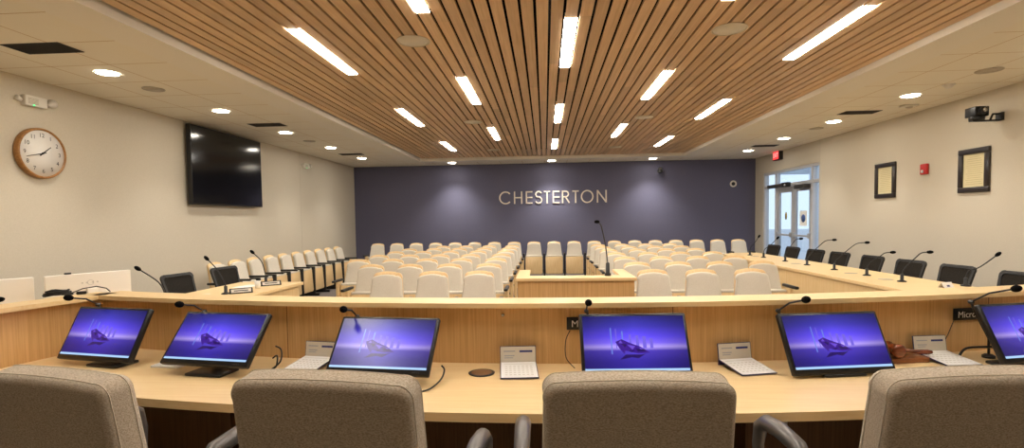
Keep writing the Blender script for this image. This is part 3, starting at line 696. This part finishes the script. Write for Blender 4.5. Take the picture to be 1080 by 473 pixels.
t = thing('paper_stack', 'flat white paper pad beside the second monitor from the clock wall', 'paper', (-2.02, 2.60, .74), math.radians(-6))
MB().rbox((-.085, -.04, .0003), (.085, .05, .012), .002, 1).build('pad', 'paper_white', t); b = MB(); b.box((-.075, -.03, .0121), (.06, -.027, .0124)); b.box((-.075, -.015, .0121), (.05, -.012, .0124)); b.build('lines', 'print_gray', t)
# gavel and block
t = thing('gavel_block', 'reddish wooden sounding block lying on the desk by the screen', 'sounding block', (1.83, 2.735, .74), math.radians(9))
MB().rbox((-.13, -.04, .0003), (.12, .045, .026), .005, 2).build('block', 'gavel_block_wood', t)
b = MB(); b.rbox((-.12, -.03, .0262), (.11, .035, .03), .002, 1); b.build('plinth', 'gavel_block_wood', t)
t = thing('gavel', 'glossy brown wooden gavel resting on its block', 'gavel', (1.755, 2.715, .7715), math.radians(9))
Mh = T((.02, 0, .036)) @ RX(PI/2) @ RY(math.radians(0))
MB().lathe([(.024, -.052), (.034, -.045), (.035, -.03), (.028, -.024), (.026, -.012), (.031, 0), (.026, .012), (.028, .024), (.035, .03), (.034, .045), (.024, .052)], 24, M=Mh).build('head', 'gavel_wood', t)
MB().tube([(.04, 0, .036), (.09, 0, .028), (.16, 0, .018), (.21, 0, .014), (.235, 0, .013)], [.008, .009, .012, .014, .009], 12).build('handle', 'gavel_wood', t)
# cables
def cable(pts, r, label, n=8, mt='black_satin'):
    out = []; P_ = [Vector(p) for p in pts]
    for i in range(len(P_)-1):
        p0, p1, p2, p3 = P_[max(i-1, 0)], P_[i], P_[i+1], P_[min(i+2, len(P_)-1)]
        for k in range(6):
            s = k/6; out.append(.5*((2*p1)+(p2-p0)*s+(2*p0-5*p1+4*p2-p3)*s*s+(3*p1-p0-3*p2+p3)*s**3))
    out.append(P_[-1])
    return tag(MB().tube([tuple(v) for v in out], r, n, 0).build('cable', mt), label, 'cable')
pa = pol(10.243, a_s2)
cable([(pa[0]-.005, pa[1]-.001, .915), (pa[0]-.05, pa[1]-.03, .86), (pa[0]-.085, pa[1]-.045, .80), (pa[0]-.08, pa[1]-.05, .744)], .0022, 'thin cable hanging from the sign past the gavel', 6)
cable([(2.185, 2.83, .747), (2.22, 2.83, .785), (2.30, 2.80, .80), (2.32, 2.79, .803)], .006, 'thick black cable arching to the last monitor')
pa = pol(10.243, a_s)
cable([(pa[0]+.012, pa[1]-.002, .918), (pa[0]-.012, pa[1]-.03, .87), (pa[0]-.012, pa[1]-.06, .79), (pa[0]+.03, pa[1]-.09, .744)], .0025, 'thin cable loop beside the middle monitor', 6)
cable([(-.505, 2.42, .80), (-.485, 2.38, .79), (-.49, 2.31, .765), (-.53, 2.23, .746), (-.60, 2.19, .745)], .004, 'black cable curling under the glare-covered monitor')
cable([(-1.43, 2.60, .85), (-1.39, 2.58, .835), (-1.375, 2.54, .785), (-1.41, 2.51, .750), (-1.37, 2.49, .775), (-1.38, 2.52, .82), (-1.42, 2.55, .80)], .004, 'bunched black cable behind the second monitor from the clock wall')

# foreground office chairs
def office_chair(x, y, yaw, label, ztop=1.099):
    t = thing('office_chair', label, 'chair', (x, y, 0), yaw, 'padded council chairs')
    tilt = math.radians(9)
    W, H, TH = .505, .60, .10
    Mb = T((0, 0, ztop-H*math.cos(tilt))) @ RX(tilt) @ RX(PI/2)         # outline up; +Z of the outline towards -Y (the camera side)
    b = MB(); pad(b, W, W-.015, H, .05, .042, .006, 0, TH, .024, 5, M=Mb, n=8, puff=.006); b.build('backrest', 'office_fabric', t)
    # piped seams round both faces
    for zz, nm in ((TH-.022, 'seam'), (.022, 'seam')):
        pts = rounded(W+.001, W-.014, H+.0005, .05, .042, 8, dome=.006); pts = pts+[pts[0]]
        s = MB(); s.tube([(p[0], p[1], zz) for p in pts], .0013, 5, M=Mb, cap=False); s.build(nm, 'seam_thread', t)
    zs = .47
    b = MB(); b.rbox((-.27, -.0, zs-.05), (.27, .50, zs+.05), .04, 4); b.build('seat', 'office_fabric', t)
    for sx in (-1, 1):
        a = MB(); X = sx*.31
        a.tube([(sx*.26, .12, .47), (sx*.30, .10, .52), (X, .05, .62), (X, .03, .73), (X, .10, .79), (X, .20, .80), (X, .28, .792), (X, .32, .765), (X, .335, .70), (X, .33, .60), (sx*.30, .31, .48), (sx*.26, .28, .44)], [.016, .016, .018, .022, .026, .028, .028, .024, .02, .018, .016, .016], 12)
        a.build('armrest', 'arm_metal', t)
    b = MB(); b.tube([(0, .22, .12), (0, .22, .42)], .028, 14); b.build('gas_post', 'black_plastic', t)
    b = MB(); b.rbox((-.06, -.02, .40), (.06, .30, .425), .008); b.tube([(0, .02, .41), (0, -.02, .5), (0, .0, .62)], .03, 10); b.build('tilt_plate', 'black_plastic', t)
    for k in range(5):
        a = k*2*PI/5+.3; e = (.30*math.cos(a), .22+.30*math.sin(a))
        l = MB(); l.tube([(0, .22, .12), (e[0]*.5, .22+(e[1]-.22)*.5, .105), (e[0], e[1], .075)], [.03, .022, .016], 8); lg = l.build('leg', 'arm_metal', t)
        w = MB(); w.lathe([(.028, -.02), (.03, 0), (.028, .02)], 14, M=T((e[0], e[1], .03)) @ RZ(a) @ RX(PI/2)); w.build('caster', 'black_plastic', lg)
# yaw > 0 turns the chair anticlockwise; it faces +Y
office_chair(-1.375, 1.50, math.radians(-13), 'beige padded office chair at the clock end of the council desk', 1.092); office_chair(-.548, 1.39, math.radians(-6), 'beige padded office chair before the glare-covered monitor', 1.122)
office_chair(.232, 1.475, math.radians(1), 'beige padded office chair in the middle, facing the black sign'); office_chair(1.088, 1.53, math.radians(6), 'beige padded office chair before the gavel')

# ------------------------------------------------------------------ wings of the dais
rw = thing('side_desk', 'long maple side desk along the door wall with microphones', 'desk', (3.95, 7.3, 0))
MR = T((-3.95, -7.3, 0))
pl = [(3.57, 3.75), (4.42, 3.75), (4.42, 11.0), (3.9, 11.0), (3.66, 10.7), (3.57, 10.3)]
MB().prism(pl, .70, .74, M=MR, bevel=.004, seg=1).build('worktop', 'maple_top', rw)
b = MB(); b.box((3.60, 3.8, 0), (3.64, 10.3, .699), M=MR); b.prism([(3.60, 10.3), (3.64, 10.3), (3.73, 10.68), (3.92, 10.92), (3.90, 10.96), (3.69, 10.70)], 0, .699, M=MR); b.build('front_panel', 'maple_panel', rw)
for y in (4.8, 6.41, 7.95, 9.48): MB().box((3.65, y-.015, 0), (4.12, y+.015, .699), M=MR).build('support_panel', 'maple_panel', rw)
lw = thing('side_desk', 'short maple side desk along the clock wall with name plates', 'desk', (-3.5, 5.0, 0))
MLW = T((3.5, -5.0, 0))
pl = [(-3.13, 3.35), (-3.13, 6.42), (-3.98, 6.42), (-3.98, 4.55), (-4.55, 4.2), (-4.55, 2.6), (-3.55, 2.6), (-3.35, 3.35)]
MB().prism(pl, .70, .74, M=MLW, bevel=.004, seg=1).build('worktop', 'maple_top', lw)
b = MB(); b.box((-3.20, 3.4, 0), (-3.16, 6.36, .699), M=MLW); b.build('front_panel', 'maple_panel', lw)
for y in (4.8, 6.33): MB().box((-3.80, y, 0), (-3.21, y+.03, .699), M=MLW).build('support_panel', 'maple_panel', lw)
def wing_mic(x, y, path, label):
    g = thing('gooseneck_microphone', label, 'microphone', (x, y, .74), 0, 'microphones on the side desks')
    MB().lathe([(.045, 0), (.045, .01), (.018, .02), (.017, .085), (.012, .09)], 20).build('base', 'black_plastic', g)
    P_ = [Vector((0, 0, .085))]+[Vector(p) for p in path]; out = []
    for i in range(len(P_)-1):
        p0, p1, p2, p3 = P_[max(i-1, 0)], P_[i], P_[i+1], P_[min(i+2, len(P_)-1)]
        for k in range(5):
            s = k/5; out.append(.5*((2*p1)+(p2-p0)*s+(2*p0-5*p1+4*p2-p3)*s*s+(3*p1-p0-3*p2+p3)*s**3))
    out.append(P_[-1]); MB().tube([tuple(v) for v in out], .006, 8).build('gooseneck', 'black_satin', g)
    d = (out[-1]-out[-3]).normalized(); q_ = d.to_track_quat('Z', 'Y').to_matrix().to_4x4()
    MB().ball((0, 0, .01), (.019, .019, .035), M=T(tuple(out[-1])) @ q_).build('foam_head', 'black_foam', g)
RM = [(10.28, .16, .36), (9.65, .235, .354), (8.8, .226, .378), (8.09, .373, .385), (7.35, .405, .377), (6.63, .276, .29), (6.0, .262, .333), (5.60, .285, .325)]
for i, (y, dx, dz) in enumerate(RM):
    wing_mic(4.37 if i == 7 else 4.0, y, [(dx*.12, 0, .16), (dx*.5, -.01, dz*.80), (dx*.72, -.02, dz*.97), (dx, -.03, dz)] if i in (2, 3, 4, 5, 6) else [(dx*.1, 0, .16), (dx*.45, -.01, dz*.62), (dx, -.02, dz)],
             'gooseneck microphone on the door-wall desk, %s from the navy wall' % ORD[i])
wing_mic(-3.47, 5.33, [(-.02, 0, .14), (-.09, 0, .27), (-.19, -.01, .385)], 'gooseneck microphone behind the first name plate on the short side desk')
wing_mic(-3.49, 6.17, [(-.01, 0, .15), (-.05, 0, .29), (-.15, -.01, .40)], 'gooseneck microphone at the far end of the short side desk')
wing_mic(-3.50, 4.52, [(-.03, 0, .12), (-.09, 0, .23), (-.27, -.01, .355)], 'gooseneck microphone beside the white monitors on the short side desk')
for i, y in enumerate((9.97, 8.38, 6.91, 6.23)):
    t = thing('desk_grommet', 'flat gray cable grommet on the door-wall desk, %s from the navy wall' % ORD[i], 'grommet', (3.97, y, .74), 0, 'cable grommets on the door-wall desk')
    MB().lathe([(.075, 0), (.077, .002), (.07, .003)], 24).build('ring', 'grille_gray', t); MB().lathe([(.068, .001), (.06, .0035)], 20).build('cap', 'grille_gray', t)
# things on the wings
t = thing('folded_card', 'small white folded card on the door-wall desk beside the last microphone', 'card', (4.10, 5.50, .74), math.radians(20))
b = MB(); b.box((-.07, -.002, 0), (.07, .0, .06), M=T((0, -.03, .001)) @ RX(math.radians(-28))); b.box((-.07, 0, 0), (.07, .002, .06), M=T((0, .03, .001)) @ RX(math.radians(28))); b.build('card', 'paper_white', t)
MB().box((-.02, -.0025, .012), (.02, -.0021, .03), M=T((0, -.03, .001)) @ RX(math.radians(-28))).build('print', 'print_navy', t)
def nameplate(x, y, rz, label):
    t = thing('name_plate', label, 'name plate', (x, y, .74), rz, 'name plates on the short side desk')
    Mn = T((0, 0, .001)) @ RX(math.radians(-25))
    MB().rbox((-.115, -.003, 0), (.115, .003, .062), .002, 1, M=Mn).build('plate', 'sign_black', t)
    b = MB(); b.box((-.098, -.0036, .012), (.098, -.0031, .050), M=Mn); b.build('insert', 'mark_gray', t)
    b = MB(); b.box((-.07, -.0041, .026), (.07, -.0037, .037), M=Mn); b.build('print', 'dark_gray', t)
    b = MB(); b.box((-.115, .0, .0002), (.115, .05, .004)); b.build('foot', 'sign_black', t)
nameplate(-3.32, 5.37, math.radians(38), 'black name plate on the short side desk, near one'); nameplate(-3.345, 6.03, math.radians(40), 'black name plate on the short side desk, at its far end')
t = thing('paper_cup', 'small white cup between the two name plates', 'cup', (-3.385, 5.80, .74)); MB().lathe([(.026, 0), (.035, .085), (.032, .085), (.024, .006)], 20).build('cup', 'paper_white', t)
MB().tube([(.036*math.cos(2*PI*j/20), .036*math.sin(2*PI*j/20), .085) for j in range(21)], .002, 6).build('rim', 'paper_white', t)
t = thing('phone', 'dark phone lying flat behind the near name plate', 'phone', (-3.48, 5.72, .74), math.radians(60)); MB().rbox((-.04, -.08, .0003), (.04, .08, .011), .004, 2).build('body', 'monitor_black', t); MB().box((-.035, -.072, .0111), (.035, .072, .0115)).build('screen', 'tv_black', t)
t = thing('paper_sheet', 'loose white sheet on the short side desk beside the black mesh chair', 'paper', (-3.72, 5.2, .74), .3); MB().box((-.10, -.14, .0004), (.10, .14, .002)).build('sheet', 'paper_white', t)
t = thing('paper_sheet', 'loose white sheet at the far microphone of the short side desk', 'paper', (-3.62, 5.98, .74), -.2); MB().box((-.10, -.14, .0004), (.10, .14, .002)).build('sheet', 'paper_white', t)
# white computer monitors seen from behind
def white_monitor(p, q, ztop, label, webcam=False):
    p, q = Vector(p), Vector(q); c_ = (p+q)/2; a = math.atan2((q-p).y, (q-p).x); w = (q-p).length
    t = thing('desktop_monitor', label, 'monitor', (c_.x, c_.y, .74), a, 'white desktop monitors'); h = ztop-.74
    # local: X along the panel, -Y is its back (towards the camera side)
    b = MB(); b.rbox((-w/2, -.0, h-.345), (w/2, .035, h), .008, 3); b.build('casing', 'monitor_white', t)
    b = MB(); b.box((-w/2+.01, .0351, h-.335), (w/2-.01, .0365, h-.01)); b.build('screen', 'tv_black', t)
    b = MB(); b.rbox((-.035, -.035, .006), (.035, .0, h-.12), .006); b.build('stand', 'monitor_white', t); b = MB(); b.rbox((-.11, -.11, .0004), (.11, .09, .010), .003); b.build('foot', 'monitor_white', t)
    b = MB(); b.tube([(.02*math.cos(2*PI*j/20), -.0008, h-.075+.02*math.sin(2*PI*j/20)) for j in range(21)], .0018, 5)
    for k in range(4): b.cbox((-.045+.03*k if k > 1 else -.055+.03*k, -.0006, h-.075), (.012, .001, .012))
    b.build('emblem', 'mark_gray', t)
    if webcam: b = MB(); b.rbox((-.16, .0, h+.0005), (-.12, .025, h+.014), .004); b.build('webcam', 'black_plastic', t)
white_monitor((-3.755, 3.6), (-3.5, 4.104), 1.127, 'white desktop monitor seen from behind, with a webcam on top', True); white_monitor((-4.14, 3.14), (-3.83, 3.59), 1.124, 'white desktop monitor seen from behind, cut by the picture edge')
# black items lying on the ledge of the return
t = thing('cable_coil', 'coiled black cable with wire loops lying on the ledge corner', 'cable', (-3.0, 2.98, 1.0705), math.radians(35))
b = MB()
for k in range(5):
    a0 = k*.9; b.tube([(-.02+.07*math.cos(a0+2*PI*j/18)*(1-.06*k), .01+.03*math.sin(a0+2*PI*j/18), .007+.006*k+.004*math.sin(3*2*PI*j/18)) for j in range(19)], .0055, 6)
b.tube([(.04, 0, .01), (.10, .01, .035), (.17, .0, .045), (.22, -.01, .03), (.24, -.01, .006)], .0035, 6); b.build('coil', 'black_satin', t)
b = MB(); b.rbox((.07, -.015, .001), (.12, .012, .02), .005); b.build('plug', 'black_plastic', t)
t = thing('headset', 'black folded headset lying on the ledge beside the white monitor', 'headset', (-3.17, 2.62, 1.0705), math.radians(70))
b = MB(); b.tube([(-.10, 0, .012), (-.05, .02, .022), (.02, .025, .028), (.08, .02, .024), (.12, 0, .014)], [.008, .011, .013, .011, .008], 8); b.build('band', 'black_plastic', t)
for sx in (-.1, .11): MB().ball((sx, 0, .0165), (.03, .03, .016)).build('ear_pad', 'black_foam', t)

# ------------------------------------------------------------------ black mesh task chairs behind the wings
def make_task():
    t = thing('task_chair', 'chair', 'chair', group='black mesh task chairs')   # faces +Y
    tilt = math.radians(16)
    Mb = T((0, -.02, .50)) @ RX(tilt) @ RX(PI/2)
    outer = rounded(.40, .45, .435, .05, .05, 6); inner = [(x*.86, .03+y*.86) for x, y in outer]; n = len(outer)
    vs = []; fs = []
    for z in (-.012, .012): vs += [(x, y, z) for x, y in outer]+[(x, y, z) for x, y in inner]
    for i in range(n):
        j = (i+1) % n
        fs += [(2*n+i, 2*n+j, 3*n+j, 3*n+i), (i, n+i, n+j, j), (i, j, 2*n+j, 2*n+i), (n+i, 3*n+i, 3*n+j, n+j)]
    MB().add(vs, fs, 0, False, Mb).build('back_frame', 'black_plastic', t)
    b = MB(); b.prism([(x*1.005, y) for x, y in inner], -.004, .004, M=Mb); b.build('back_mesh', 'black_mesh', t)
    b = MB(); b.rbox((-.23, .03, .43), (.23, .46, .49), .025, 3); b.build('seat', 'black_mesh', t)
    b = MB(); b.tube([(0, .1, .44), (0, -.02, .46), (0, -.055, .60)], [.03, .028, .022], 10); b.build('back_bar', 'black_plastic', t)
    b = MB(); b.tube([(0, .23, .1), (0, .23, .43)], .025, 12); b.build('gas_post', 'black_plastic', t)
    for k in range(5):
        a = k*2*PI/5; l = MB(); l.tube([(0, .23, .10), (.28*math.cos(a), .23+.28*math.sin(a), .07)], [.026, .016], 8); lg = l.build('leg', 'black_plastic', t)
        w = MB(); w.lathe([(.026, -.02), (.028, 0), (.026, .02)], 12, M=T((.28*math.cos(a), .23+.28*math.sin(a), .028)) @ RZ(a) @ RX(PI/2)); w.build('caster', 'black_plastic', lg)
    return t
tk = make_task()
TC = [(4.51, y, PI/2+d, 'black mesh chair behind the door-wall desk, %s from the navy wall' % ORD[i]) for i, (y, d) in enumerate(((10.68, .1), (9.89, .08), (9.07, .12), (8.35, .1), (7.55, .05), (6.78, .12), (6.05, .08), (5.25, .12)))]
TC += [(-4.26, 5.80, -PI/2-.15, 'black mesh chair beside the white monitors at the short side desk'), (-4.26, 6.69, -PI/2-.2, 'black mesh chair at the far end of the short side desk')]
for i, (x, y, rz, lab) in enumerate(TC):
    o = tk if i == 0 else copy_tree(tk); o.location = (x, y, 0); o.rotation_euler = (0, 0, rz); o['label'] = lab

# ------------------------------------------------------------------ lectern in front of the seats
t = thing('lectern', 'low U-shaped maple lectern facing the council at the aisle', 'lectern', (.28, 5.1, 0))
x0, x1, y0, y1, zt = -.56, .565, -.32, .50, .95
b = MB(); b.box((x0+.02, y0+.02, 0), (x1-.02, y0+.06, zt-.03)); b.build('front_panel', 'oak_panel', t)
for xa, xb in ((x0+.02, x0+.06), (x1-.06, x1-.02)): MB().box((xa, y0+.0605, 0), (xb, y1-.02, zt-.03)).build('side_panel', 'oak_panel', t)
b = MB(); b.prism([(x0, y0), (x1, y0), (x1, y1), (x1-.12, y1), (x1-.12, y0+.22), (x0+.12, y0+.22), (x0+.12, y1), (x0, y1)], zt-.03, zt, bevel=.003, seg=1); b.build('cap', 'maple_top', t)
MB().box((x0+.061, y0+.061, .72), (x1-.061, y1-.03, .75)).build('shelf', 'maple_top', t)
g = thing('gooseneck_microphone', 'tall gooseneck microphone standing on the lectern', 'microphone', (.60, 4.96, .95), 0)
MB().lathe([(.03, 0), (.03, .02), (.02, .03), (.018, .12), (.008, .13)], 18).build('base', 'black_plastic', g)
MB().tube([(0, 0, .12), (-.02, 0, .30), (-.05, -.01, .44), (-.065, -.02, .49), (-.09, -.04, .515)], .006, 8).build('gooseneck', 'dark_gray', g)
MB().ball((-.105, -.05, .52), (.026, .022, .016)).build('foam_head', 'black_foam', g)

# ------------------------------------------------------------------ daylight outside
w = bpy.data.worlds.new('world'); SC.world = w; w.use_nodes = True
bg = w.node_tree.nodes['Background']; bg.inputs[0].default_value = (.72, .86, 1, 1); bg.inputs[1].default_value = .36

# ------------------------------------------------------------------ camera
cam = bpy.data.cameras.new('camera'); co = bpy.data.objects.new('camera', cam); COL.objects.link(co)
cam.sensor_fit = 'HORIZONTAL'; cam.sensor_width = 36; cam.lens = 18.0; cam.shift_y = 19.5/1080
yaw, pitch, roll = 0.06439772675212253, 0.04401881900456333, -0.014835298641951801
co.matrix_world = T((0, 0, 1.5)) @ RZ(yaw) @ RX(PI/2-pitch) @ RZ(roll)
cam.clip_start = .05; SC.camera = co
SC.view_settings.view_transform = 'Standard'; SC.view_settings.look = 'None'; SC.view_settings.gamma = 1; SC.view_settings.use_curve_mapping = False
SC.view_settings.exposure = 1.95
try:
    SC.cycles.use_denoising = True; SC.cycles.max_bounces = 8; SC.cycles.sample_clamp_indirect = 6
except Exception: pass
